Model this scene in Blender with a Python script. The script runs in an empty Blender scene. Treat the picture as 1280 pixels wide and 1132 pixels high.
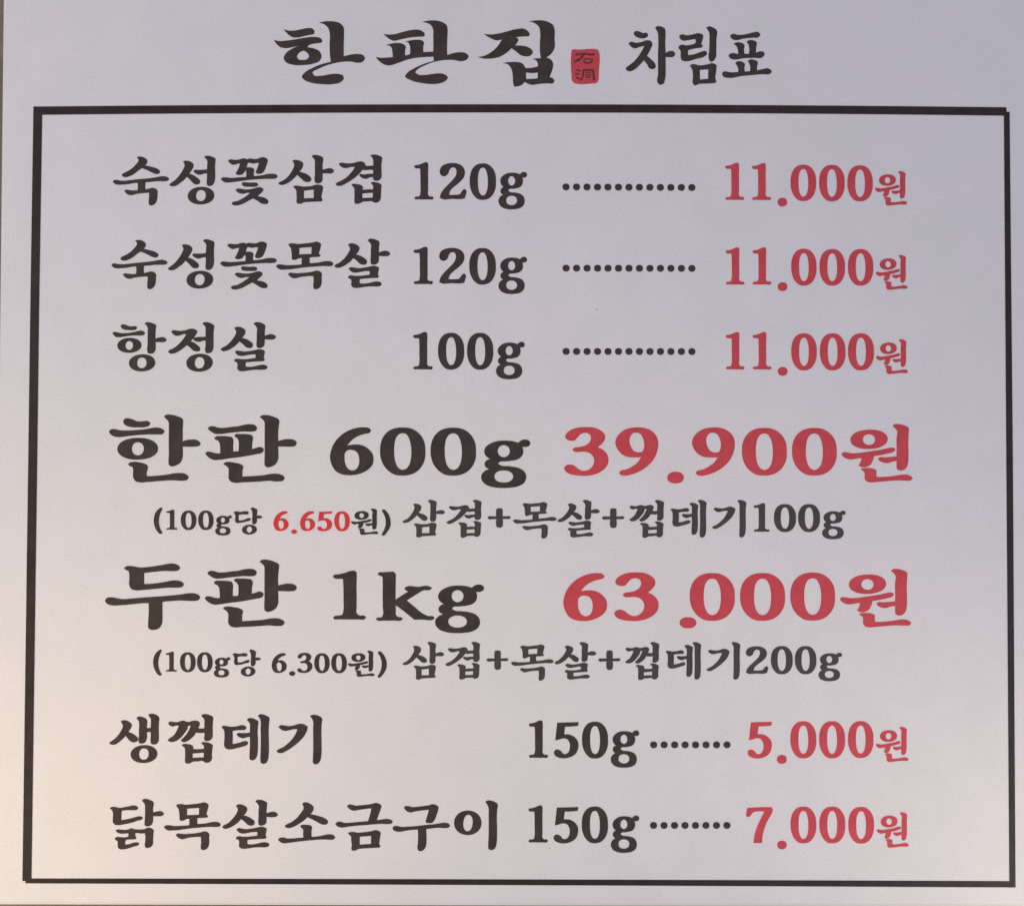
# Close-up of a printed restaurant menu board (black Korean lettering, red prices, thin black frame).
import bpy, math, random
from mathutils import Vector, Euler
from mathutils.geometry import delaunay_2d_cdt

scene = bpy.context.scene
C = scene.collection

# ------------------------------------------------------------------ camera
HFOV = math.radians(50.0)
CAM = Vector((0.0, -0.6434, 1.50))
PITCH = math.radians(1.1)          # looking very slightly down
ROLL = math.radians(-0.17)
cam_d = bpy.data.cameras.new("camera")
cam = bpy.data.objects.new("camera", cam_d)
C.objects.link(cam)
cam.location = CAM
rot = Euler((math.radians(90) - PITCH, 0, 0)).to_matrix() @ Euler((0, 0, ROLL)).to_matrix()
cam.rotation_euler = rot.to_euler()
cam_d.sensor_fit = 'HORIZONTAL'
cam_d.angle = HFOV
cam_d.clip_start = 0.01
cam_d.clip_end = 50
scene.camera = cam
scene.render.resolution_x = 1024
scene.render.resolution_y = 905

# ------------------------------------------------------------------ light
world = bpy.data.worlds.new("World")
scene.world = world
world.use_nodes = True
bg = world.node_tree.nodes['Background']
bg.inputs[0].default_value = (0.870, 0.848, 1.0, 1)
bg.inputs[1].default_value = 0.512

def area(name, loc, target, size, energy, color, shape='DISK', spread=180):
    d = bpy.data.lights.new(name, 'AREA')
    d.shape = shape; d.size = size; d.energy = energy; d.color = color
    d.spread = math.radians(spread)
    o = bpy.data.objects.new(name, d)
    o.location = loc
    o.rotation_euler = (Vector(target) - Vector(loc)).to_track_quat('-Z', 'Y').to_euler()
    C.objects.link(o)
    return o

area('room_lamp', (-1.1, -0.6, 1.60), (-0.1, 0, 1.5), 0.7, 5.0, (1.0, 0.85, 0.61))
area('warm_lamp', (-0.95, -0.50, 1.0), (-0.26, 0, 1.245), 0.3, 0.345, (1.0, 0.74, 0.33), spread=40)
area('low_lamp', (0.80, -0.38, 0.85), (0.40, 0, 1.17), 0.2, 0.198, (1.0, 0.82, 0.54), spread=34)
area('cool_veil_light', (1.3, -1.9, 0.55), (0.3, 0, 1.27), 1.2, 5.0, (0.28, 0.65, 1.0), 'SQUARE')  # added unseen cool area light, for a bluish sheen on the lower-right ink

scene.view_settings.view_transform = 'Standard'
scene.view_settings.look = 'None'
scene.view_settings.exposure = 0
scene.view_settings.gamma = 1

# ------------------------------------------------------------------ sheet coordinates
# The artwork is drawn in artwork units (1280 across); the point of the sheet where
# each unit lies is found once, on the sheet's plane y = 0.
TH = math.tan(HFOV / 2)
def on_sheet(px, py):
    d = rot @ Vector(((px - 640) / 640 * TH, -(py - 566) / 640 * TH, -1))
    t = -CAM.y / d.y
    p = CAM + d * t
    return (p.x, p.z)

# ------------------------------------------------------------------ materials
def mat(name, base, rough, grain=0.0, grain_scale=900, blotch=0.0, blotch_scale=60, bump=0.0, spec=0.5, tint2=None):
    m = bpy.data.materials.new(name); m.use_nodes = True
    nt = m.node_tree; N = nt.nodes; L = nt.links
    b = N['Principled BSDF']
    b.inputs['Roughness'].default_value = rough
    b.inputs['Specular IOR Level'].default_value = spec
    tc = N.new('ShaderNodeTexCoord')
    g = N.new('ShaderNodeTexNoise'); g.inputs['Scale'].default_value = grain_scale
    g.inputs['Detail'].default_value = 3; L.new(tc.outputs['Object'], g.inputs['Vector'])
    bl = N.new('ShaderNodeTexNoise'); bl.inputs['Scale'].default_value = blotch_scale
    bl.inputs['Detail'].default_value = 2; L.new(tc.outputs['Object'], bl.inputs['Vector'])
    # blotches shift the hue a little between two tints of the same colour
    rp = N.new('ShaderNodeValToRGB'); rp.color_ramp.elements[0].position = 0.35; rp.color_ramp.elements[1].position = 0.65
    t2 = tint2 or (1, 1, 1)
    lo = [c * (1 - blotch) for c in base]; hi = [c * (1 + blotch * k) for c, k in zip(base, t2)]
    rp.color_ramp.elements[0].color = (*lo, 1); rp.color_ramp.elements[1].color = (*hi, 1)
    L.new(bl.outputs['Fac'], rp.inputs['Fac'])
    mr = N.new('ShaderNodeMapRange'); mr.inputs['From Min'].default_value = 0.3; mr.inputs['From Max'].default_value = 0.7
    mr.inputs['To Min'].default_value = 1 - grain; mr.inputs['To Max'].default_value = 1 + grain
    L.new(g.outputs['Fac'], mr.inputs['Value'])
    mx = N.new('ShaderNodeVectorMath'); mx.operation = 'SCALE'
    L.new(rp.outputs['Color'], mx.inputs[0]); L.new(mr.outputs['Result'], mx.inputs['Scale'])
    L.new(mx.outputs['Vector'], b.inputs['Base Color'])
    if bump:
        bp = N.new('ShaderNodeBump'); bp.inputs['Strength'].default_value = 1.0; bp.inputs['Distance'].default_value = bump
        L.new(g.outputs['Fac'], bp.inputs['Height']); L.new(bp.outputs['Normal'], b.inputs['Normal'])
    return m

M_SHEET = mat('white_vinyl', (0.778, 0.765, 0.778), 0.50, grain=0.065, grain_scale=1000, blotch=0.014, blotch_scale=38, bump=0.00010, spec=0.25, tint2=(1.5, 0.5, 1.2))
M_BOARD = mat('board_edge', (0.72, 0.70, 0.67), 0.55, grain=0.03, grain_scale=900, spec=0.25)
M_BLACK = mat('black_ink', (0.050, 0.037, 0.033), 0.38, grain=0.22, grain_scale=1000, blotch=0.15, blotch_scale=120, bump=0.00008, spec=0.3, tint2=(1.5, 1.0, 0.8))
M_LINE = mat('border_ink', (0.028, 0.018, 0.016), 0.36, grain=0.25, grain_scale=1000, blotch=0.2, blotch_scale=90, bump=0.00008, spec=0.3, tint2=(1.3, 1.0, 0.9))
M_RED = mat('red_ink', (0.63, 0.067, 0.082), 0.38, grain=0.07, grain_scale=1100, blotch=0.07, blotch_scale=110, bump=0.00008, spec=0.3, tint2=(0.6, 1.5, 1.7))
M_GREY = mat('grey_black_ink', (0.068, 0.056, 0.053), 0.38, grain=0.18, grain_scale=1000, blotch=0.12, blotch_scale=120, bump=0.00008, spec=0.3, tint2=(1.2, 1.0, 1.0))
M_RED2 = mat('bright_red_ink', (0.70, 0.048, 0.048), 0.38, grain=0.07, grain_scale=1100, bump=0.00008, spec=0.3)
M_SEALINK = mat('seal_ink', (0.15, 0.042, 0.036), 0.5, grain=0.25, grain_scale=1300, blotch=0.35, blotch_scale=500, spec=0.2)
M_WALL = mat('brown_wall', (0.20, 0.160, 0.125), 0.7, grain=0.12, grain_scale=300, blotch=0.12, blotch_scale=30, bump=0.0006)

def weather(m):
    """gentle waviness of the laid sheet and a few tiny specks of dirt"""
    nt = m.node_tree; N = nt.nodes; L = nt.links
    b = N['Principled BSDF']; tc = next(n for n in N if n.type == 'TEX_COORD')
    w = N.new('ShaderNodeTexNoise'); w.inputs['Scale'].default_value = 14; w.inputs['Detail'].default_value = 2
    L.new(tc.outputs['Object'], w.inputs['Vector'])
    bp = N.new('ShaderNodeBump'); bp.inputs['Distance'].default_value = 0.0009
    L.new(w.outputs['Fac'], bp.inputs['Height'])
    fine = next(n for n in N if n.type == 'BUMP' and n is not bp)
    L.new(bp.outputs['Normal'], fine.inputs['Normal'])
    v = N.new('ShaderNodeTexVoronoi'); v.inputs['Scale'].default_value = 38; L.new(tc.outputs['Object'], v.inputs['Vector'])
    lt = N.new('ShaderNodeMath'); lt.operation = 'LESS_THAN'; lt.inputs[1].default_value = 0.020
    L.new(v.outputs['Distance'], lt.inputs[0])
    sep = N.new('ShaderNodeSeparateColor'); L.new(v.outputs['Color'], sep.inputs['Color'])
    gt = N.new('ShaderNodeMath'); gt.operation = 'GREATER_THAN'; gt.inputs[1].default_value = 0.80
    L.new(sep.outputs['Red'], gt.inputs[0])
    mu = N.new('ShaderNodeMath'); mu.operation = 'MULTIPLY'; L.new(lt.outputs[0], mu.inputs[0]); L.new(gt.outputs[0], mu.inputs[1])
    mx = N.new('ShaderNodeMix'); mx.data_type = 'RGBA'
    L.new(mu.outputs[0], mx.inputs['Factor'])
    src = b.inputs['Base Color'].links[0].from_socket
    L.new(src, mx.inputs['A']); mx.inputs['B'].default_value = (0.50, 0.46, 0.44, 1)
    L.new(mx.outputs['Result'], b.inputs['Base Color'])
weather(M_SHEET)

# ------------------------------------------------------------------ helpers
def put(o, parent=None, **props):
    C.objects.link(o)
    if parent: o.parent = parent
    for k, v in props.items(): o[k] = v
    return o

def box_mesh(name, corners, y0, y1, m, bevel=0.0):
    """prism between y0 (front) and y1 (back) over 4 (x,z) corners in order"""
    n = len(corners)
    vs = [(x, y0, z) for x, z in corners] + [(x, y1, z) for x, z in corners]
    fs = [tuple(range(n)), tuple(range(2 * n - 1, n - 1, -1))]
    fs += [(i, n + i, n + (i + 1) % n, (i + 1) % n) for i in range(n)]
    me = bpy.data.meshes.new(name); me.from_pydata(vs, [], fs); me.validate()
    import bmesh
    bm = bmesh.new(); bm.from_mesh(me); bmesh.ops.recalc_face_normals(bm, faces=bm.faces)
    if bevel:
        bmesh.ops.bevel(bm, geom=list(bm.edges), offset=bevel, segments=2, affect='EDGES')
    bm.to_mesh(me); bm.free()
    me.materials.append(m)
    return bpy.data.objects.new(name, me)

def spline(s, closed=True, step=5):
    """'x,y x,y* ...' : smooth closed curve through the points, * marks a sharp corner"""
    P = []; K = []
    for t in s.split():
        K.append(t.endswith('*')); t = t.rstrip('*')
        a, b = t.split(','); P.append((float(a), float(b)))
    n = len(P); out = []
    for i in range(n):
        p1, p2 = P[i], P[(i + 1) % n]
        k1, k2 = K[i], K[(i + 1) % n]
        L = math.dist(p1, p2)
        def tan(j, kj, ref):
            if kj: return None
            a, b, c = P[j - 1], P[j], P[(j + 1) % n]
            la, lb = math.dist(a, b) or 1, math.dist(b, c) or 1
            # tangent of the parabola through three points (chord-length spaced)
            return tuple(((b[q] - a[q]) / la * lb + (c[q] - b[q]) / lb * la) / (la + lb) for q in (0, 1))
        t1 = tan(i, k1, 0); t2 = tan((i + 1) % n, k2, 1)
        ch = ((p2[0] - p1[0]) / (L or 1), (p2[1] - p1[1]) / (L or 1))
        if t1 is None and t2 is None: t1 = t2 = ch
        elif t1 is None: t1 = tuple(1.5 * ch[q] - .5 * t2[q] for q in (0, 1))
        elif t2 is None: t2 = tuple(1.5 * ch[q] - .5 * t1[q] for q in (0, 1))
        for k in range(step):
            u = k / step; u2 = u * u; u3 = u2 * u
            h = (2*u3 - 3*u2 + 1, u3 - 2*u2 + u, -2*u3 + 3*u2, u3 - u2)
            out.append(tuple(h[0]*p1[q] + h[1]*L*t1[q] + h[2]*p2[q] + h[3]*L*t2[q] for q in (0, 1)))
            if k1 and k2: break
    return out

def ell(cx, cy, rx, ry, tilt=0, e=2.0, n=40):
    r = math.radians(tilt); out = []
    for i in range(n):
        a = 2 * math.pi * i / n
        c, s = math.cos(a), math.sin(a)
        x = rx * math.copysign(abs(c) ** (2 / e), c); y = ry * math.copysign(abs(s) ** (2 / e), s)
        out.append((cx + x * math.cos(r) - y * math.sin(r), cy + x * math.sin(r) + y * math.cos(r)))
    return out

def brush(pts, w):
    """flat stroke with round ends along a polyline"""
    left, right = [], []
    n = len(pts)
    for i, p in enumerate(pts):
        a = pts[max(i - 1, 0)]; b = pts[min(i + 1, n - 1)]
        dx, dy = b[0] - a[0], b[1] - a[1]; l = math.hypot(dx, dy); nx, ny = -dy / l * w / 2, dx / l * w / 2
        left.append((p[0] + nx, p[1] + ny)); right.append((p[0] - nx, p[1] - ny))
    def cap(p, q):
        dx, dy = p[0] - q[0], p[1] - q[1]; l = math.hypot(dx, dy)
        return (p[0] + dx / l * w * .45, p[1] + dy / l * w * .45)
    return left + [cap(pts[-1], pts[-2])] + right[::-1] + [cap(pts[0], pts[1])]

GL = {}
def glyph(ch, ox, oy, sc, adds, holes=()):
    f = lambda c: [(ox + x / sc, oy + y / sc) for x, y in (spline(c) if isinstance(c, str) else c)]
    GL[ch] = ([f(c) for c in adds], [f(c) for c in holes])

# ---- outlines of every character, each in its own drawing grid
glyph('숙', 136, 190, 12.8, [
 "445,88* 470,78 510,74 560,88 605,118 618,150 612,180 582,215* 640,228 720,248 790,278 818,305 812,338 780,356 735,350 680,325 610,290 532,262* 480,295 410,350 330,392 265,406 225,395 208,370 225,348 290,315 370,265 430,205 470,155 476,125 462,105",
 "65,475 82,453 120,447 170,457 240,461 340,452 450,440 560,430 660,420 750,407 830,392 890,390 940,405 965,432 945,460 900,470 820,470 740,473 660,482 588,487* 584,540 588,600* 640,588 690,575 740,583 778,615 780,680 775,750 755,810 720,845 675,858 645,842 638,800 645,720 645,655* 580,658 510,664 430,676 370,692 310,685 272,655 250,622 275,605 330,610 400,616 460,612* 464,560 462,496* 400,502 300,518 200,526 120,522 85,502"])
glyph('성', 200, 190, 12.8, [
 "368,158* 390,145 440,143 500,162 538,200 535,240 510,290 470,350* 530,370 590,410 635,450 645,480 630,510 590,522 545,512 510,480 470,435 428,400* 385,450 320,500 260,540 210,552 170,547 150,525 175,500 230,460 290,400 345,325 380,260 395,215 388,185",
 "705,85* 730,66 780,62 840,80 888,110 888,150 882,220 884,340 880,450 860,510 820,543 780,548 752,525 747,480 752,420 752,345* 700,350 650,367 600,360 560,338 537,310 555,288 610,288 670,287 752,280* 755,220 755,140 735,110",
 ell(657, 700, 213, 141, -3, 2.1)], [ell(655, 699, 77, 89, 8, 2.15)])
glyph('꽃', 268, 190, 12.8, [
 "218,142 250,122 320,127 380,125 440,108 480,104 520,118 570,104 620,113 690,110 740,90 785,86 830,102 855,130 848,170 825,240 800,300 768,338 720,352 680,348 662,328 675,290 695,235 712,180* 670,180 620,188 570,178 542,172* 530,200 516,248* 560,248 612,257 638,282 632,330 632,385* 700,382 780,370 850,354 930,350 990,362 1012,390 990,420 930,432 840,432 740,436 640,442 540,452 440,465 330,480 240,490 170,488 130,465 105,435 130,410 190,408 260,416 340,413 430,405 508,402* 512,350 505,296* 480,325 450,358 400,370 358,364 342,345 360,310 390,250 410,188* 370,192 320,207 275,200 240,172",
 "437,512 455,488 510,487 580,492 640,488 685,500 700,522 683,550 640,560 580,560 510,558 460,545",
 "340,605 365,588 410,588 480,599 560,598 640,582 710,564 760,574 786,600 775,630 735,670 692,710* 740,717 800,732 845,760 866,795 850,828 800,836 750,823 690,785 620,745* 560,775 480,820 400,850 330,857 290,845 277,820 300,800 370,785 440,750 510,705 572,658* 520,658 460,672 410,665 370,645"])
glyph('삼', 340, 190, 12.8, [
 "325,148* 345,132 400,130 460,148 498,182 498,220 475,275 437,315* 490,330 550,352 605,392 630,432 615,468 565,484 515,470 470,430 402,370* 350,425 290,475 220,515 160,530 120,522 102,500 130,480 190,450 250,400 310,320 345,250 355,205 345,175",
 "635,74* 658,52 700,48 760,62 812,88 820,130 810,200 810,287* 860,272 920,260 970,275 992,308 970,338 920,348 870,344 812,345* 810,400 808,445 790,485 750,504 710,502 686,480 680,440 686,360 686,260 686,180 680,125 655,95",
 "335,562* 360,544 410,540 480,554 560,553 640,545 700,525 750,525 800,540 820,565* 810,620 795,690 787,735* 806,752 808,775 795,792* 740,794 650,798 570,803 510,808 480,825 440,831 405,825 392,800 395,740 392,670 385,610 365,585"],
 ["512,622* 668,604* 666,738* 512,742*"])
glyph('겹', 400, 190, 12.8, [
 "303,195 325,175 370,176 440,184 520,180 600,160 660,152 708,172 730,215 715,250 680,290 640,335 580,395 500,455 410,510 330,543 280,543 250,515 275,490 340,460 420,410 490,340 530,290 557,240* 500,242 420,260 370,255 330,230",
 "700,222* 785,224 852,217* 852,165 846,115 830,88 803,68* 830,46 880,42 940,58 993,90 990,140 982,220 985,320 982,410 955,450 905,464 865,455 850,430 848,405* 800,408 750,430 700,428 655,403 625,365 655,352 700,362 770,352 850,348* 850,290* 790,287 730,294 680,285*",
 "500,522* 530,511 590,515 650,528 685,555 680,605* 760,600 848,598* 852,560 838,525 806,498* 840,483 900,487 950,502 984,530 980,590 975,680 970,750 945,793 900,814 865,810 835,792 760,793 690,797 650,818 600,833 560,825 550,800 552,720 550,640 545,580 522,550"],
 ["678,665* 845,655* 845,730* 678,738*"])
glyph('목', 340, 292, 12.8, [
 "260,182* 285,160 340,156 420,166 500,160 580,152 650,142 710,128 755,142 787,172* 780,210 765,270 753,325 776,347 770,368* 730,374 660,378 605,383* 603,430 605,474* 680,470 760,460 830,445 900,439 950,450 983,485 960,515 900,523 820,520 740,525 640,532 530,542 420,555 300,572 200,578 130,576 88,552 66,522 92,497 150,494 230,506 310,504 400,500 472,494* 475,440 475,393* 430,397 400,412 350,423 320,412 318,370 312,300 300,235 280,205",
 "260,652 280,628 330,629 400,634 480,629 570,622 650,608 720,592 765,604 796,638 795,700 795,780 780,840 745,878 700,891 668,880 660,840 665,760 662,680* 600,680 520,687 440,700 380,716 330,712 290,687"],
 ["438,232* 632,216* 630,325* 438,333*"])
glyph('살', 404, 292, 12.8, [
 "398,182* 420,162 470,156 530,175 577,212 578,255 555,300 526,335* 590,352 650,387 694,425 700,460 680,492 635,500 590,485 540,437 482,393* 430,450 370,495 300,533 240,549 200,542 180,520 200,495 260,465 320,415 380,345 415,285 430,240 415,205",
 "710,112* 735,87 790,83 850,100 898,132 898,180 892,240 892,302* 940,284 1000,274 1050,292 1073,322 1050,353 990,364 930,361 893,358* 890,420 880,465 845,490 795,499 767,485 758,450 762,360 762,260 765,180 745,145",
 "410,562 430,541 480,541 560,554 640,546 720,533 790,517 850,522 893,552 885,600 875,655* 890,685 868,710* 800,712 700,718 588,728* 582,760 586,796* 660,799 740,787 810,770 880,766 925,785 935,810 910,838 860,847 780,845 690,850 600,863 520,871 465,855 447,820 452,770 440,730 402,710 400,687 430,669 500,675 580,676 660,668 740,658* 744,630 740,600* 680,602 600,614 520,627 460,615 430,590"])
glyph('항', 130, 396, 12.8, [
 "267,155 280,127 320,120 370,136 420,153 470,150 515,153 530,175 510,204 460,213 390,213 330,206 285,183",
 "137,262 152,244 190,241 260,258 340,260 430,252 510,236 580,219 630,229 658,262 635,290 580,299 500,298 410,304 320,317 240,328 190,322 157,295",
 ell(407, 456, 193, 120, -2, 2.1), 
 "648,107* 670,90 720,86 780,102 833,134 830,190 824,270 825,347* 880,332 940,324 985,342 1002,370 980,397 930,408 870,404 825,405* 828,470 820,540 790,580 740,591 705,580 692,540 698,440 698,320 700,220 695,160 672,130",
 ell(610, 736, 211, 137, -3, 2.1)],
 [ell(405, 458, 59, 70, 6, 2.15), ell(606, 735, 75, 85, 6, 2.15)])
glyph('정', 200, 396, 12.8, [
 "183,242 200,216 250,216 330,224 410,213 480,191 530,190 575,206 599,235* 580,280 545,330 492,390* 540,408 590,445 635,485 644,520 625,550 580,553 530,538 490,500 432,453* 370,505 300,553 220,586 170,588 132,560 147,535 210,505 290,445 360,370 420,277* 370,280 290,305 240,298 210,275",
 "520,340* 560,330 600,323 670,320 730,318* 728,240 725,160 700,130 680,107* 705,88 760,86 820,105 868,142 862,200 857,290 858,400 855,500 830,560 780,583 740,577 722,545 728,470 728,380* 690,382 630,401 580,394 540,370",
 ell(633, 734, 212, 144, -3, 2.1)], [ell(633, 734, 76, 91, 8, 2.15)])
glyph('한', 130, 512, 10.667, [
 "257,150 280,119 330,114 390,131 450,155 520,153 580,150 618,175 600,213 540,233 460,236 370,233 300,213 264,185",
 "67,292 92,263 140,256 200,271 280,276 380,273 480,266 570,256 650,240 730,239 788,262 808,290 780,323 710,330 620,329 500,334 380,344 280,358 190,366 120,350 82,320",
 ell(450, 520, 272, 146, -1, 2.15),
 "798,87* 832,67 900,67 980,86 1054,132 1055,180 1050,260 1050,340 1050,421* 1090,406 1150,397 1230,400 1275,428 1288,455 1270,480 1220,491 1140,492 1050,490* 1052,560 1048,640 1020,705 960,743 900,755 867,735 860,690 865,600 864,480 864,350 865,230 860,160 827,120",
 "318,727* 342,706 400,693 480,702 550,722 586,752 580,800 570,850 577,885* 650,882 750,874 850,862 930,847 1010,842 1090,856 1130,900 1110,933 1040,946 940,941 820,944 700,953 580,963 480,968 420,950 390,905 387,850 388,800 378,765 345,750"],
 [ell(452, 520, 79, 87, 6, 2.1)])
glyph('판', 254, 512, 10.667, [
 "64,245 92,223 150,222 200,238 280,241 380,227 470,219 540,202 620,192 690,206 718,240 700,280 640,293 550,290 460,298 350,309 240,323 170,323 110,295",
 "148,377* 172,356 240,351 330,355 388,370 401,400 400,480 400,556* 472,551* 475,480 470,410 455,383 416,354* 426,330 500,323 590,326 650,341 664,370 655,440 651,525* 700,511 750,496 795,510 808,540 785,572 700,593 600,613 480,633 350,648 230,666 150,670 90,648 46,610 30,585 47,563 110,563 170,580 228,580* 225,500 215,440 195,412 162,397",
 "752,102* 782,76 850,71 930,90 1014,142 1010,200 1000,300 1002,416* 1070,397 1150,390 1220,406 1248,442 1230,478 1160,493 1080,491 1000,490* 1003,580 1000,660 970,720 910,758 850,766 822,745 817,700 820,600 820,480 820,350 820,240 815,160 787,125",
 "268,727* 292,701 340,694 420,705 490,720 534,752 525,810 524,890* 600,886 700,880 800,872 880,857 960,850 1040,866 1086,905 1065,943 990,956 880,947 760,956 640,963 520,968 420,973 365,953 342,920 340,850 335,780 310,750"])
glyph('두', 130, 692, 10.667, [
 "265,192* 297,166 360,160 430,172 490,181 580,174 680,162 780,146 860,130 930,129 990,151 1016,185 990,218 920,230 820,227 720,234 620,244 537,255* 537,330 537,400* 640,396 740,384 840,367 930,352 1000,357 1050,381 1066,410 1045,438 970,450 870,449 760,459 650,470 530,480 420,485 362,465 338,420 337,330 336,270 326,230 290,213",
 "14,620 32,592 90,576 160,586 240,601 360,594 500,582 640,572 780,562 920,550 1040,537 1120,524 1200,524 1260,546 1283,580 1260,613 1190,628 1100,624 1000,621 880,630 780,640* 780,740 780,850 770,940 730,993 670,1012 616,1006 592,985 587,940 593,850 597,740 594,655* 480,660 360,673 240,683 140,688 62,675 26,650"])
glyph('생', 130, 888, 12.8, [
 "270,172* 290,153 340,149 400,172 443,214 440,260 415,300 392,335* 440,355 500,390 543,440 534,480 490,503 440,497 400,465 348,398* 300,450 240,500 180,537 125,540 84,515 110,490 160,455 220,395 270,320 302,240 290,205",
 "520,112* 552,91 600,93 650,110 690,150 690,210 685,275* 748,270* 750,200 748,130 725,90 706,63* 740,47 800,49 850,70 883,107 880,180 876,290 878,400 870,490 840,528 790,538 752,523 745,480 748,400 748,335* 685,342* 690,400 680,460 658,503 610,523 566,514 552,490 558,400 560,300 562,210 552,155 532,135",
 ell(640, 690, 214, 143, -3, 2.1)], [ell(638, 690, 76, 91, 8, 2.15)])
glyph('껍', 200, 888, 12.8, [
 "134,192 152,173 200,174 270,180 330,162 375,154 420,170 470,174 530,156 575,154 620,170 638,200 625,245 611,275* 660,282 710,276* 710,200 708,140 685,105 660,80 682,56 730,50 790,66 848,97 848,170 842,260 845,350 836,430 805,468 752,483 717,474 705,440 710,400 710,345* 670,355 620,352 575,347* 550,390 500,440 440,483 390,500 352,491 332,470 360,440 410,390 460,310 492,238* 448,240* 440,285 390,360 330,430 270,475 200,498 152,490 124,465 150,440 220,390 270,310 302,237* 250,237 200,250 160,235",
 "348,547* 372,530 430,529 490,540 530,567 532,610* 600,612 700,605* 705,570 685,540 656,519* 672,503 730,499 790,512 844,552 838,600 830,700 830,770 800,814 750,830 715,820 690,802 600,808 530,812 490,833 440,843 406,831 400,800 402,720 400,640 395,590 370,570"],
 ["522,682* 700,668* 700,742* 522,750*"])
glyph('데', 266, 888, 12.8, [
 "138,264* 157,242 210,240 270,252 330,252 400,242 460,227 510,236 538,268 520,299 460,307 390,310 316,322* 320,400 314,528* 380,518 450,499 510,482 555,492 566,515 540,548 470,573 380,598 290,616 230,611 195,585 182,550 186,460 186,380 182,320 165,290",
 "545,147* 567,120 620,116 680,135 727,167 722,240 718,350 722,480 718,640 705,730 670,778 620,790 591,770 587,720 592,600 595,480 592,412* 540,424 490,438 440,428 402,405 382,372 402,352 450,354 520,354 592,347* 595,270 590,200 570,170",
 "718,80* 747,57 800,56 855,76 903,108 898,200 894,350 898,520 894,700 880,790 845,838 800,846 770,830 762,780 765,650 768,450 765,280 762,150 745,110"])
glyph('기', 324, 888, 12.8, [
 "312,255 332,231 390,231 470,242 550,232 620,210 670,204 730,221 776,252* 765,310 720,400 640,490 540,573 440,638 360,673 310,671 274,640* 300,620 380,580 470,510 550,420 613,297* 560,293 480,310 420,320 370,309 337,285",
 "812,88* 842,64 890,62 950,79 1000,112 998,220 995,380 998,560 992,720 975,800 935,846 890,853 862,830 860,760 864,600 864,420 862,280 860,160 840,115"])
glyph('닭', 130, 994, 12.8, [
 "95,202* 117,180 170,176 240,191 320,182 400,167 470,154 525,166 548,195 525,224 460,230 380,229 284,240* 280,310 277,388* 350,377 430,360 500,340 560,327 610,337 623,355 605,377 540,398 450,428 340,453 230,470 182,464 147,430 142,360 144,290 134,240",
 "605,78* 632,52 690,51 740,70 793,102 792,160 785,210 788,267* 840,252 890,242 940,260 958,290 935,318 880,328 830,327 785,325* 785,400 770,450 730,483 680,488 652,470 650,420 656,330 656,220 652,140 630,105",
 "187,553 210,540 270,540 340,544 400,532 440,517 480,531 520,537 590,537 650,531 700,510 745,514 799,550* 790,620 785,710 785,760 760,808 710,833 667,829 654,800 660,720 662,640 652,597* 600,604 560,599 525,595 500,600* 502,640 518,680 500,695* 450,698 400,700 350,707* 340,740 336,778* 400,772 450,754 510,744 550,750 563,768 545,793 490,808 400,838 310,856 252,853 224,825 220,770 215,725 180,700 174,680 197,659 260,661 330,663 382,655* 392,630 388,600* 340,604 270,606 225,593"])
glyph('소', 340, 994, 12.8, [
 "482,132* 507,109 560,106 620,135 663,175 665,215 640,265 614,293* 680,306 760,327 840,357 889,395 896,430 870,456 815,461 760,440 680,395 568,343* 510,395 430,450 340,498 270,516 227,507 204,485 227,460 300,425 390,360 460,275 505,200 500,165",
 "448,480* 477,465 550,464 610,471 638,495 632,560 633,655* 700,652 780,640 850,624 930,614 985,631 1010,662 990,693 930,703 850,699 750,701 630,711 500,723 380,738 260,753 180,758 127,735 99,700 117,677 170,664 240,681 320,681 420,673 500,668* 498,600 498,540 470,510"])
glyph('금', 410, 994, 12.8, [
 "307,165 327,143 380,142 440,157 520,152 620,142 700,130 760,114 815,126 856,157* 845,210 815,290 780,387* 850,380 910,370 980,374 1018,391 1036,415 1015,443 950,453 860,449 760,454 650,464 520,473 400,484 300,498 200,506 147,485 120,450 142,421 190,412 260,431 340,431 440,421 540,413 642,403* 660,340 680,270 693,200* 640,206 560,216 480,228 410,238 360,221 327,195",
 "318,602* 347,580 400,577 480,589 560,582 640,574 700,564 765,547 815,563 844,592* 835,650 825,720 820,775 838,805 823,827* 760,831 650,837 540,844 480,854 450,870 400,878 377,860 380,790 371,710 366,650 345,625"],
 ["508,655* 688,641* 688,768* 508,781*"])
glyph('구', 480, 994, 12.8, [
 "320,185 337,166 390,164 450,179 540,174 640,162 720,150 780,134 830,146 873,177* 865,230 840,310 810,385 775,428 720,438 682,433 667,415 680,360 700,290 717,225* 660,229 570,239 490,252 420,267 370,250 337,220",
 "137,515 157,487 205,480 270,496 360,494 470,487 580,477 690,464 800,454 880,442 960,430 1025,441 1056,480 1035,506 970,516 880,511 780,519 677,532* 677,610 680,720 672,800 640,858 585,886 552,876 537,850 541,760 545,640 540,540* 440,547 340,560 240,576 182,566 147,545"])
glyph('이', 550, 994, 12.8, [
 ell(444, 432, 219, 196, 0, 2.1),
 "725,102* 752,77 810,76 870,95 920,132 915,220 908,340 912,500 912,640 905,760 890,820 855,860 810,868 777,850 772,800 778,640 780,460 778,300 775,190 755,140"],
 [ell(447, 435, 75, 132, 5, 2.2)])
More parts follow.
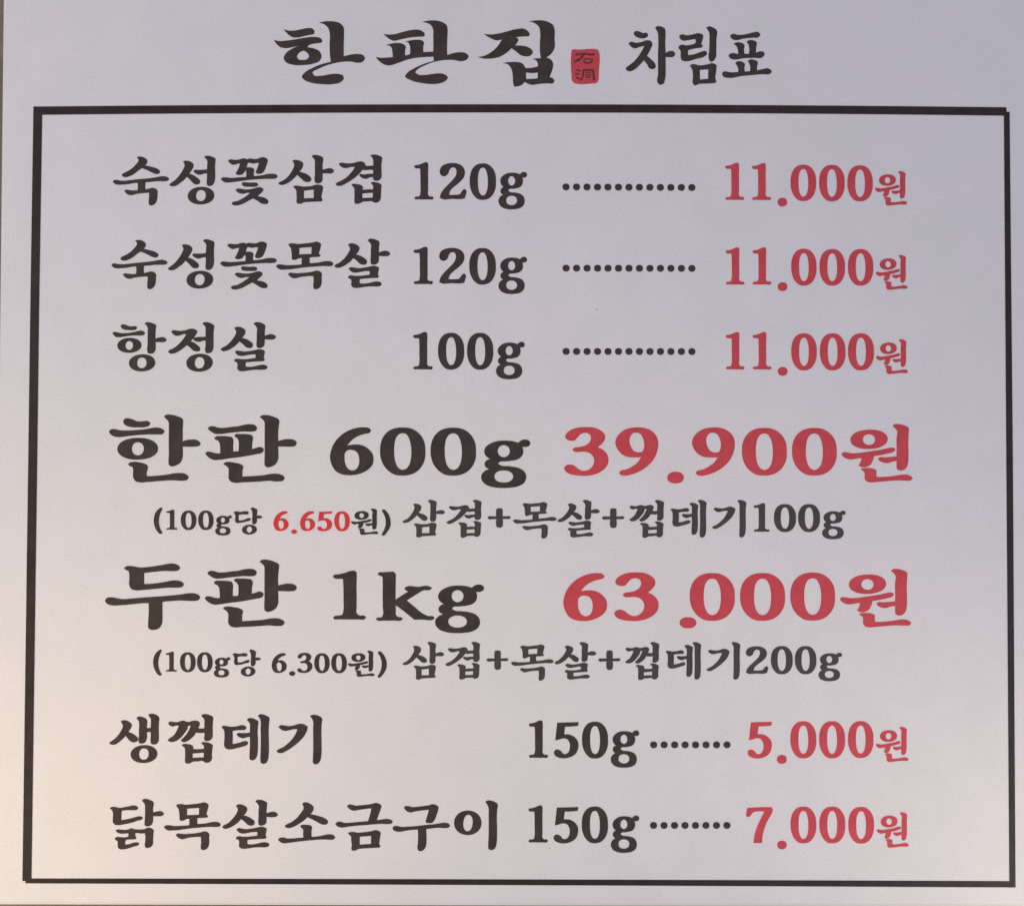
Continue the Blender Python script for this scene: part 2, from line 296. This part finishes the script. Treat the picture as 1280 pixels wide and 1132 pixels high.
glyph('원', 1030, 520, 10.667, [
 ell(600, 309, 249, 130, -2, 2.15),
 "232,505 252,483 300,481 360,493 450,491 550,479 650,464 760,447 850,427 910,419 945,431 947,455 920,478 850,498 760,518 667,534* 650,590 625,640 580,673 520,683 480,671 459,657* 480,625 501,560* 430,567 360,578 300,567 256,540",
 "912,132* 937,109 990,105 1060,119 1128,157 1128,220 1123,340 1126,480 1120,620 1103,680 1060,718 1002,723 974,705 967,660 968,598* 910,607 850,626 790,619 745,600 720,570 747,547 800,549 880,544 966,536* 968,420 966,300 970,190 945,160",
 "485,708* 512,696 580,690 650,697 696,721 697,770 701,808* 780,809 870,803 960,792 1040,779 1120,782 1160,801 1180,825 1160,853 1090,860 1000,857 900,861 800,870 700,878 620,883 572,872 544,840 541,780 535,745 512,728"],
 [ell(599, 313, 81, 70, 4, 2.1)])
glyph('당', 184, 620, 8, [
 "862,160* 882,151 930,156 990,149 1015,158 1012,175 950,181 914,187* 917,242* 960,238 1010,219 1036,220 1034,236 990,253 930,266 892,266 880,250 882,200 875,178",
 "1032,124* 1050,113 1080,120 1100,135 1100,165 1097,196* 1130,193 1154,210 1130,221 1097,222* 1097,255 1080,278 1056,280 1050,250 1052,180 1046,145",
 ell(1022, 333, 75, 50, -3)], [ell(1022, 333, 26, 31, 6)])
# big digits (the small lines use narrower setting of the same figures)
glyph('0', 406, 520, 9.846, [
 "680,430 690,330 725,245 790,180 870,147 960,139 1050,148 1130,187 1190,248 1228,330 1238,430 1228,540 1184,630 1115,693 1035,724 950,731 860,720 785,675 725,605 690,520"],
 ["853,430 859,335 880,262 917,220 960,209 1003,223 1037,275 1058,350 1065,440 1058,530 1038,600 1003,645 960,660 917,645 882,600 861,530"])
glyph('6', 406, 520, 9.846, [
 "64,510 72,440 100,360 150,285 220,220 310,170 400,143 490,137 540,145 567,175 553,203 490,219 410,246 340,290 276,361* 340,350 420,350 490,371 550,415 590,470 600,530 585,600 530,660 460,698 370,723 280,726 200,712 130,670 87,600"],
 ["243,510 250,452 282,420 325,415 380,431 413,475 424,540 414,610 384,653 335,668 291,650 256,595"])
glyph('g', 540, 520, 9.846, [
 "1210,328 1193,301 1150,287 1100,297 1060,326* 1000,309 900,300 800,307 710,341 657,385 642,430 656,480 712,528* 670,545 646,588 656,622 702,650* 642,680 607,730 610,780 652,835 730,868 840,883 960,880 1060,863 1130,823 1158,770 1153,710 1108,656 1030,627 930,614 850,606 815,580 835,562 900,557 990,547 1070,524 1113,480 1124,430 1112,376* 1160,378 1203,355"],
 [ell(883, 430, 74, 74), ell(883, 742, 115, 74, 0, 2.15)])
glyph('1', 400, 696, 11.318, [
 "182,272 197,253 260,243 350,223 430,196 480,191 513,211 519,260 516,400 518,560 518,700 522,800 560,825 630,829 648,852 630,877 540,881 400,882 260,880 207,879 187,858 207,834 270,826 315,811 328,770 332,600 332,440 325,309* 270,307 217,304"])
glyph('k', 400, 696, 11.318, [
 "817,240 832,219 900,213 990,207 1045,209 1067,235 1071,320 1069,450 1069,602* 1132,558 1200,515 1250,486* 1206,461 1196,440 1217,421 1386,420 1545,413 1582,437 1561,460 1461,471 1376,520 1227,613* 1333,700 1450,796 1524,830 1609,844 1620,865 1599,882 1450,883 1333,885* 1238,806 1132,724 1071,682* 1071,760 1078,825 1110,846 1160,856 1170,876 1150,894 1050,897 900,897 812,894 792,875 812,856 870,850 888,820 888,700 886,500 886,340 878,275 842,261"])
glyph('2', 510, 190, 8, [
 "319,180 336,146 380,121 440,112 500,119 549,150 569,200 560,250 520,300 460,350 425,385 410,429* 470,430 518,422 545,385 565,372 583,387 578,430 568,464* 540,471 440,470 340,471 318,458* 327,420 360,370 420,308 470,250 485,200 472,162 442,156 418,175 400,220 370,243 335,237 319,210"])
glyph('3', 696, 520, 9.846, [
 "102,250 117,215 170,171 260,141 360,134 460,142 540,176 588,225 593,280 560,335 504,382* 570,416 619,470 636,530 623,600 570,663 490,708 380,733 280,733 180,718 112,684 90,645 107,611 160,594 210,606 260,646 320,672 382,663 432,625 457,570 452,510 412,460 350,439 280,440 225,440 194,415 212,391 280,379 350,360 402,320 420,270 402,224 350,206 298,220 258,258 220,298 170,303 121,285"])
glyph('9', 696, 520, 9.846, [
 "720,335 732,270 780,207 860,157 950,139 1040,139 1130,161 1200,211 1239,275 1248,350 1230,450 1180,548 1100,628 1000,688 900,723 830,733 781,718 767,695 786,671 850,656 930,616 990,571 1036,505* 950,508 860,499 780,450 737,390"],
 ["895,310 906,247 940,210 985,203 1028,220 1059,270 1074,330 1070,400 1050,438 1000,444 952,430 916,385"])
glyph('5', 650, 890, 8, [
 "372,102* 480,99 586,96* 580,134* 520,140 450,142* 441,219* 500,222 550,250 582,300 582,350 560,408 510,443 440,458 380,448 346,424 339,396 355,373 385,371 410,386 430,410 455,415 485,395 499,350 494,300 470,266 430,259 390,270 352,280* 361,200"])
glyph('7', 900, 994, 8, [
 "272,121* 350,116 516,113* 527,140 515,180 480,240 450,310 430,380 420,470* 376,473 333,471* 345,390 370,310 402,240 444,156* 380,156 332,166 312,190 290,211 263,204 265,160"])
glyph('.', 0, 0, 1, [ell(0, 0, 1, 1, 0, 2.15)])
glyph('+', 494, 620, 8, [
 "924,214 938,200 970,200 1010,200* 1008,150 1012,128 1042,119 1072,128 1075,150 1073,199* 1110,200 1140,197 1156,212 1140,226 1110,227 1074,228* 1076,285 1070,305 1042,315 1014,305 1008,285 1010,229* 970,230 938,230"])
glyph('(', 184, 620, 8, [
 "125,119* 145,113 155,125* 135,165 121,210 117,255 124,300 139,340 153,362* 140,377 118,371* 90,335 69,280 66,230 80,170 100,140"])
glyph(')', 334, 620, 8, [
 "1145,146* 1160,131 1184,141* 1214,180 1233,240 1231,300 1206,350 1174,390* 1150,392 1145,376* 1169,335 1184,280 1181,220 1164,175"])
# heading
glyph('H한', 330, 10, 6.4, [
 "155,172* 190,182 240,183 300,172 350,163 385,166 404,190 398,212* 330,225 270,238 225,235 185,205",
 "78,258* 120,266 180,263 250,253 320,241 400,234 450,243 467,265 455,282* 400,288 360,300 345,316* 400,326 445,350 460,385 445,425 390,449 310,459 220,454 170,430 158,400 175,365 220,330 288,302* 230,315 175,324 130,315 97,285",
 "440,120* 490,109 550,109 605,123 637,157 640,200 638,300 638,388* 690,376 750,370 795,381 807,405 790,431 750,441 700,431 640,431 580,440 510,458 440,487 388,520 400,540 450,545 520,533 590,529 630,541 639,565 615,594 550,611 460,611 370,597 320,575 303,555 330,515 380,485 450,455 535,432* 528,380 525,300 525,200 515,165 485,135"],
 ["315,343* 350,365 360,390 345,410 310,418 275,411 264,391 277,365"])
glyph('H판', 460, 10, 9.846, [
 "190,322* 250,330 330,325 420,300 520,277 610,270 665,287 699,325 690,355* 620,358 520,366 400,390 310,406 250,375",
 "95,605* 160,616 230,613 305,608* 300,540 285,485 258,465 215,460* 290,441 370,434 430,446 463,475 456,530 458,590* 516,572* 520,520 512,460 495,430 450,424* 520,403 600,394 660,401 687,425 680,480 680,546* 740,543 803,540* 805,470 803,350 800,260 775,215 720,187 665,175* 740,160 830,157 920,181 968,216 979,280 975,400 973,520 975,583* 1050,559 1140,547 1200,557 1238,600 1215,638 1150,658 1060,644 970,642 880,652 784,675 690,713 615,755 583,795 620,823 700,827 790,816 880,807 950,823 983,860 950,903 870,933 760,938 640,923 530,893 457,845 490,795 570,745 690,690 808,655* 808,603* 720,606 600,616 480,640 370,680 250,710 182,690 127,645"])
glyph('H집', 590, 10, 9.846, [
 "145,322* 220,329 320,319 430,292 540,264 640,260 690,291 709,330 695,352* 620,355 540,362* 571,395 560,425 527,465* 600,466 680,481 730,511 748,545 720,588 660,598 600,584 550,545 487,498* 430,550 350,600 250,624 160,627 65,606* 150,592 230,550 310,480 368,390* 300,402 230,375 180,348",
 "700,170* 780,157 870,157 950,181 999,216 1014,260 1016,380 1014,500 980,560 912,615* 960,630 993,670 995,740 975,800 955,855* 990,866 1013,900 1000,927 930,930 820,938 740,949 690,935 648,912* 620,943 570,966 520,971* 507,930 502,850 487,760 452,705 375,680* 460,669 560,669 620,686 657,742* 730,740 810,722* 810,690 795,655 740,630* 800,623 848,620* 836,540 836,420 840,320 825,240 780,195"],
 ["664,795* 730,804 808,797* 808,868* 730,875 665,877*"])
glyph('차', 770, 20, 6.095, [
 "135,135 145,119 175,119 205,132 235,131 244,150 225,169 180,171 150,158",
 "98,210 111,199 150,206 190,201 235,187 265,193 277,215 265,250 236,305* 265,330 299,370 302,392 285,406 252,399 236,370 212,340* 180,375 140,410 105,424 79,414 75,398 97,380 140,345 180,295 216,230* 180,238 145,249 116,237",
 "298,94* 312,81 340,81 373,100 377,130 375,200 378,283* 410,269 440,273 451,295 435,314 405,316 378,315* 378,400 374,480 360,518 335,526 319,514 320,440 320,300 322,180 318,130"])
glyph('림', 770, 20, 6.095, [
 "481,156 496,143 540,149 590,141 630,133 661,146 658,190 650,215 662,232 648,244* 600,250 552,262* 548,280 550,300* 600,292 650,274 684,269 694,290 675,309 610,329 530,347 500,338 492,310 492,270 476,240 491,223 540,226 600,213* 608,195 603,178* 550,186 505,189 489,175",
 "688,94* 706,81 735,88 766,109 765,180 764,260 759,320 740,346 720,351 709,335 710,260 712,180 708,125",
 "562,378* 581,369 640,378 700,369 735,361 767,378* 762,430 757,480 764,502 749,514* 690,517 630,520 600,531 586,515 586,460 580,410"],
 ["638,413* 702,408* 702,480* 640,486*"])
glyph('표', 770, 20, 6.095, [
 "871,150 886,139 930,146 990,141 1050,126 1080,123 1099,145 1085,164 1040,168 970,175 910,187 881,175",
 "895,215* 915,204 955,206 977,221 975,260 978,290* 1013,290* 1015,250 1008,217 994,199* 1015,186 1050,189 1071,201 1068,240 1066,282* 1100,271 1125,276 1132,295 1115,317 1050,321 970,324 900,334 870,325 858,302 871,289 931,293* 928,260 920,235",
 "908,360* 925,348 960,351 981,366 978,395 980,425* 1021,422* 1022,385 1013,360 1004,344* 1025,333 1060,339 1079,351 1075,385 1073,416* 1120,406 1160,401 1187,425 1170,444 1120,445 1040,452 950,461 860,474 820,465 808,440 820,426 870,431 931,428* 930,400 920,378"])
# seal
glyph('seal', 700, 50, 17.42, [
 "258,212* 300,209 400,212 520,210 640,199 760,201 818,216 848,270 866,380 863,480 852,620 845,760 833,890 798,938 720,950 620,960 500,968 390,963 302,938 262,890 250,760 240,620 236,480 241,350 248,260"])
glyph('石', 700, 50, 17.42, [brush([(340, 325), (440, 312), (560, 308), (660, 328), (742, 318)], 44),
 brush([(508, 318), (478, 378), (415, 432), (322, 476)], 50),
 brush([(528, 425), (515, 465), (545, 500)], 38), brush([(520, 424), (600, 414), (680, 426)], 30),
 brush([(690, 428), (696, 462), (668, 492)], 44), brush([(535, 502), (600, 512), (672, 494)], 34)])
glyph('洞', 700, 50, 17.42, [brush([(362, 660), (410, 668), (445, 688)], 36), brush([(336, 742), (380, 748), (420, 738)], 34),
 brush([(365, 822), (405, 842)], 42), brush([(438, 882), (485, 830), (508, 760), (508, 672)], 42),
 brush([(505, 664), (600, 658), (718, 664)], 40), brush([(724, 668), (724, 740), (740, 878)], 46),
 brush([(560, 712), (620, 712), (680, 710)], 24), brush([(572, 755), (582, 815)], 30),
 brush([(575, 757), (662, 755)], 20), brush([(668, 755), (652, 815)], 30), brush([(580, 818), (652, 816)], 28)])

def bbox(ch):
    xs = [p[0] for c in GL[ch][0] for p in c]; ys = [p[1] for c in GL[ch][0] for p in c]
    return min(xs), min(ys), max(xs), max(ys)

def print_mesh(name, jobs, m, depth):
    """jobs: (glyph, target box or None). Flat print lying on the sheet, `depth` in front of it."""
    V = []; F = []
    for ch, tb in jobs:
        adds, holes = GL[ch]
        x0, y0, x1, y1 = bbox(ch)
        if tb is None: f = lambda p: p
        else:
            sx = (tb[2] - tb[0]) / (x1 - x0); sy = (tb[3] - tb[1]) / (y1 - y0)
            f = lambda p: (tb[0] + (p[0] - x0) * sx, tb[1] + (p[1] - y0) * sy)
        vs = []; fs = []
        for cont in adds + holes:
            q = [on_sheet(*f(p)) for p in cont]
            a = sum(q[i - 1][0] * q[i][1] - q[i][0] * q[i - 1][1] for i in range(len(q)))
            if a < 0: q.reverse()
            b = len(vs)
            vs += [Vector((x * 100, z * 100)) for x, z in q]
            fs.append(list(range(b, b + len(q))))
        r = delaunay_2d_cdt(vs, [], fs, 1, 1e-6)
        b = len(V)
        V += [(v[0] / 100, -depth, v[1] / 100) for v in r[0]]
        for tri, of in zip(r[2], r[5]):
            if of and all(o < len(adds) for o in of):
                F.append(tuple(b + i for i in tri))
    # origin at the middle of the piece
    cx = (min(v[0] for v in V) + max(v[0] for v in V)) / 2; cz = (min(v[2] for v in V) + max(v[2] for v in V)) / 2
    me = bpy.data.meshes.new(name)
    me.from_pydata([(v[0] - cx, 0, v[2] - cz) for v in V], [], F)
    me.materials.append(m)
    import bmesh
    bm = bmesh.new(); bm.from_mesh(me)
    for fc in bm.faces:
        fc.normal_update()
        if fc.normal.y > 0: fc.normal_flip()
    bm.to_mesh(me); bm.free()
    o = bpy.data.objects.new(name, me); o.location = (cx, -depth, cz)
    return o

# ------------------------------------------------------------------ structure
wall = box_mesh('wall', [(-1.6, 0.4), (1.6, 0.4), (1.6, 2.7), (-1.6, 2.7)], 0.0135, 0.11, M_WALL)
put(wall, kind='structure')

# ------------------------------------------------------------------ the menu board
board = bpy.data.objects.new('menu_board', None)
board.empty_display_size = 0.05
board.location = (0, 0, 0)
put(board, label='white printed menu board with black Korean lettering, red prices and a thin black frame line', category='menu board')

ltop = on_sheet(5.6, -40); lbot = on_sheet(-9.0, 1130)
# the left edge runs from the top of the frame out of it at about a third of the height
e0 = on_sheet(4.4, 0); e1 = on_sheet(0.0, 395)
k = (e1[0] - e0[0]) / (e1[1] - e0[1])
zt = on_sheet(640, -60)[1]
b0 = on_sheet(0, 1130.2); b1 = on_sheet(1280, 1133.2)
kb = (b1[1] - b0[1]) / (b1[0] - b0[0])
def left_at(z): return e0[0] + k * (z - e0[1])
def bot_at(x): return b0[1] + kb * (x - b0[0])
xr = on_sheet(1330, 566)[0]
xl = left_at(b0[1])
corners = [(xl, bot_at(xl)), (xr, bot_at(xr)), (xr, zt), (left_at(zt), zt)]
bb = box_mesh('backing_board', corners, 0.0003, 0.0063, M_BOARD, bevel=0.0004)
put(bb, board)
g = 0.0017
cs = [(xl + .0002, bot_at(xl) + g), (xr - .0004, bot_at(xr) + g * 1.05), (xr - .0004, zt - .0004), (left_at(zt) + .0002, zt - .0004)]
sheet = box_mesh('printed_sheet', cs, 0.0, 0.00025, M_SHEET)
put(sheet, board)

# frame lines: four strips, laid one over another at the corners
def strip(name, pts_outer, pts_inner, depth):
    q = [on_sheet(*p) for p in pts_outer] + [on_sheet(*p) for p in reversed(pts_inner)]
    cx = sum(p[0] for p in q) / len(q); cz = sum(p[1] for p in q) / len(q)
    me = bpy.data.meshes.new(name)
    n = len(pts_outer); V = [(x - cx, 0, z - cz) for x, z in q]
    F = [(i, i + 1, 2 * n - 2 - i, 2 * n - 1 - i) for i in range(n - 1)]
    me.from_pydata(V, [], F); me.materials.append(M_LINE)
    import bmesh
    bm = bmesh.new(); bm.from_mesh(me)
    for fc in bm.faces:
        fc.normal_update()
        if fc.normal.y > 0: fc.normal_flip()
    bm.to_mesh(me); bm.free()
    o = bpy.data.objects.new(name, me); o.location = (cx, -depth, cz)
    return put(o, board)
def arc(x0, x1, ya, ym, yb, n=24):
    out = []
    for i in range(n + 1):
        t = i / n
        out.append((x0 + (x1 - x0) * t, ya * (1 - t) * (1 - 2 * t) + ym * 4 * t * (1 - t) + yb * t * (2 * t - 1)))
    return out
strip('frame_line', arc(41.9, 1258, 133.4, 130.6, 134.3), arc(41.9, 1258, 143.9, 140.9, 144.9), 0.00010)
strip('frame_line', arc(31.8, 1269.2, 1097.2, 1098.4, 1100.6), arc(31.8, 1269.2, 1103.4, 1105.6, 1108.5), 0.00010)
strip('frame_line', [(41.9, 133.4), (37.9, 390), (35.6, 560), (28.1, 1100.4)], [(53.0, 133.4), (48.9, 390), (46.8, 560), (39.3, 1100.4)], 0.00018)
strip('frame_line', [(1254.7, 140), (1257.8, 580), (1261.7, 1108.4)], [(1261.9, 140), (1266.0, 580), (1269.3, 1108.4)], 0.00018)

# ------------------------------------------------------------------ lettering
I = None
K_, R_ = M_BLACK, M_RED
def line(name, label, m, jobs, depth=0.00012):
    e = bpy.data.objects.new(name, None); e.empty_display_size = 0.01
    boxes = [bbox(c) if b is None else b for c, b in jobs]
    x, z = on_sheet(min(b[0] for b in boxes), max(b[3] for b in boxes))
    e.location = (x, 0, z)
    put(e, board, label=label)
    for c, b in jobs:
        kind = 'digit' if c.isdigit() else 'dot' if c == '.' else 'letter' if c in 'gk' else 'mark' if c in '()+' else 'syllable'
        o = print_mesh(kind, [(c, b)], m, depth)
        o.location = (o.location.x - x, o.location.y, o.location.z - z)
        put(o, e)
    return e

line('title_lettering', 'wide black brush lettering at the left of the heading', K_, [('H한', I), ('H판', I), ('H집', I)])
line('title_lettering', 'narrower black lettering at the right of the heading', K_, [('차', I), ('림', I), ('표', I)])
seal = print_mesh('seal', [('seal', I)], M_RED, 0.00010); put(seal, board, label='small red seal stamp in the heading')
for c in '石洞':
    o = print_mesh('seal_character', [(c, I)], M_SEALINK, 0.00018)
    o.location = o.location - seal.location
    put(o, seal)

line('item_name', 'black item name on the first line', K_, [(c, I) for c in '숙성꽃삼겹'])
line('item_weight', 'black weight on the first line', K_, [('1', (517.8,202.8,541.9,249.8)), ('2', I), ('0', (587.1,204.4,620,250)), ('g', (623.1,215,658.8,261.9))])
line('price', 'red price on the first line', R_, [('1', (906.4,203.5,930.4,250.3)), ('1', (939.8,203.8,963.8,250.4)), ('.', (971.9,247.3,983.9,258.3)), ('0', (988.1,206,1020.1,251.5)), ('0', (1023.8,206.3,1055.8,251.8)), ('0', (1059.1,206.8,1090.9,251.9)), ('원', (1093.7,213.9,1133.8,257.2))])
line('item_name', 'black item name on the second line', K_, [('숙', (139.4,299.9,209.4,361.6)), ('성', (210,299.1,268.1,360.8)), ('꽃', (275.3,302,346,362)), ('목', I), ('살', I)])
line('item_weight', 'black weight on the second line', K_, [('1', (516.9,308.5,541.3,355.4)), ('2', (549,309.9,582.5,354.8)), ('0', (586.6,310.1,619.8,355.8)), ('g', (623.1,321,658.8,367.6))])
line('price', 'red price on the second line', R_, [('1', (907.1,309.1,930.6,356)), ('1', (940.5,309.1,964.1,356)), ('.', (972,352.8,984.2,363.9)), ('0', (988.9,311,1020.6,357.1)), ('0', (1024.3,311.4,1056.2,357.1)), ('0', (1059.8,311.4,1091.6,357.1)), ('원', (1094.6,318.7,1134.4,362.4))])
line('item_name', 'black item name on the third line', K_, [('항', I), ('정', I), ('살', (275.9,402.5,345,464.1))])
line('item_weight', 'black weight on the third line', K_, [('1', (516.3,414.8,540.9,461.9)), ('0', (547.5,416,580.3,462)), ('0', (583.8,416,616.6,462.1)), ('g', (620,427.1,655.8,474))])
line('price', 'red price on the third line', R_, [('1', (907.1,414.8,930.6,462)), ('1', (940.7,414.8,964.3,462)), ('.', (972.2,458.6,984.4,469.7)), ('0', (988.9,416.6,1020.9,462.9)), ('0', (1024.7,416.6,1056.8,462.9)), ('0', (1059.9,416.6,1092.4,462.9)), ('원', (1095,423.8,1134.8,467.6))])
line('item_name', 'large black set name for six hundred grams', K_, [('한', I), ('판', I)])
line('item_weight', 'large black weight of six hundred grams', K_, [('6', I), ('0', I), ('0', (538.2,534.4,595,594.3)), ('g', I)])
line('price', 'large red price of the upper set', R_, [('3', I), ('9', I), ('.', (834,589.4,854.8,604.1)), ('9', (864.9,534,918.5,594.7)), ('0', (927.3,534.7,983.5,594.3)), ('0', (989.9,534.7,1045.9,594.3)), ('원', I)])
line('note', 'small black bracketed note under the upper set', K_, [('(', I), ('1', (207.8,636.6,221.9,661.9)), ('0', (226,637.8,245.5,662.3)), ('0', (247.8,637.8,267,662.3)), ('g', (269,643.8,290,669.1)), ('당', I), ('원', (438.8,635.3,473,668.3)), (')', I)])
line('note', 'small red figure inside the bracketed note', M_RED2, [('6', (341.8,638.5,360.8,663.5)), ('.', (364,661.5,371.3,667)), ('6', (375,638.5,393.8,663.5)), ('5', (396.5,639,415.3,663.8)), ('0', (417.8,638.8,437.3,663.8))])
line('description', 'black list of meats under the upper set', M_GREY, [('삼', (503,624.4,556.1,671.5)), ('겹', (558,624.4,602,671.9)), ('+', I), ('목', (641.3,627.1,695.8,672.9)), ('살', (696.8,624.5,749.6,671.6)), ('+', (752.3,635,780.5,659.8)), ('껍', (786.5,624.6,830,672.1)), ('데', (837.9,624.4,883.3,671.6)), ('기', (889.8,624.4,932.8,671.5)), ('1', (941.9,628.5,961.9,664.5)), ('0', (967.3,629.8,995,664.8)), ('0', (997.5,629.8,1025,664.8)), ('g', (1027.5,638,1057.1,673.8))])
line('item_name', 'large black set name for one kilogram', K_, [('두', I), ('판', (256.1,699,371,783.9))])
line('item_weight', 'large black weight of one kilogram', K_, [('1', I), ('k', I), ('g', (543.9,730.2,605,791))])
line('price', 'large red price of the lower set', R_, [('6', (704.1,715.9,758.8,775.9)), ('3', (767.8,715,823.3,775.9)), ('.', (849.4,770.9,870.4,785)), ('0', (862.1,715.9,918.5,775.6)), ('0', (925,715.9,981.3,775.6)), ('0', (987.8,715.3,1043.8,775.3)), ('원', (1049.8,710.6,1138.8,783.8))])
line('note', 'small black bracketed note under the lower set', K_, [('(', (191.5,811.3,202.5,844.1)), ('1', (207.1,813.8,221.1,839.1)), ('0', (225,814.8,244.5,839.8)), ('0', (246.3,814.8,265.8,839.8)), ('g', (267.3,821,288,846.4)), ('당', (290.5,811.3,326.3,845.1)), ('6', (339.6,815.8,358.3,840.8)), ('.', (361.5,838.5,369,844.3)), ('3', (371.5,815.5,390.5,840.8)), ('0', (392.8,816,412,841)), ('0', (414,816,433.5,841)), ('원', (435,812.8,468.3,845.5)), (')', (472.1,813.5,483.4,846.6))])
line('description', 'black list of meats under the lower set', M_GREY, [('삼', (503,801.8,555,849)), ('겹', (556.8,801.8,600,849)), ('+', (608,812.5,635.5,836.8)), ('목', (638.8,805,692,850.3)), ('살', (693.1,802,745.3,849)), ('+', (747.8,812.4,775.5,837)), ('껍', (781.5,801.9,824,849.5)), ('데', (831.9,801.9,876.5,848.9)), ('기', (882.8,801.9,925.3,849.1)), ('2', (932.3,807.3,960.3,842)), ('0', (963.5,807,990.9,842.3)), ('0', (993.5,807,1020.4,842.3)), ('g', (1023,815.3,1052.5,851))])
line('item_name', 'black item name on the last line but one', K_, [(c, I) for c in '생껍데기'])
line('item_weight', 'black weight on the last line but one', K_, [('1', (661,899.8,685,946.8)), ('5', I), ('0', (727.5,901.5,760,947.5)), ('g', (763.5,912.3,799,959))])
line('price', 'red price on the last line but one', R_, [('5', (934.4,901.5,965,947.5)), ('.', (971,942.9,983.5,954.1)), ('0', (987.9,900.9,1020.3,947.3)), ('0', (1023.8,900.9,1056.3,947.3)), ('0', (1059.9,900.8,1091.8,946.9)), ('원', (1094.8,907.8,1135.6,951.9))])
line('item_name', 'black item name on the last line', K_, [('닭', I), ('목', (205,1002.1,276,1061.8)), ('살', (277.9,998.8,347.3,1060.3)), ('소', I), ('금', I), ('구', I), ('이', I)])
line('item_weight', 'black weight on the last line', K_, [('1', (660.4,1005.9,684.8,1052.5)), ('5', (691.9,1008,722.9,1053.5)), ('0', (727.1,1007.4,760,1053.3)), ('g', (763.5,1018.5,799,1065.3))])
line('price', 'red price on the last line', R_, [('7', I), ('.', (971.5,1049.9,983.4,1060.9)), ('0', (988.1,1007.5,1020.3,1053.4)), ('0', (1024.1,1007.5,1056.5,1053.4)), ('0', (1060.2,1007.9,1092.5,1053.7)), ('원', (1095.8,1014.4,1135.9,1058.9))])

for i, (x, y, n, ye) in enumerate([(707.5, 233.8, 13, 234.6), (707.6, 335.2, 13, 335.6), (707.6, 439.2, 13, 439.4), (817, 930.4, 8, 930.4), (816.9, 1031.0, 8, 1031.0)]):
    jobs = []
    for j in range(n):
        cx = x + j * 13.1; cy = y + (ye - y) * j / max(n - 1, 1)
        jobs.append(('.', (cx - 4.45, cy - 4.3, cx + 4.45, cy + 4.3)))
    e = line('dot_leader', 'row of black dots leading to the price on the %s line' % ['first', 'second', 'third', 'last but one', 'last'][i], K_, jobs)
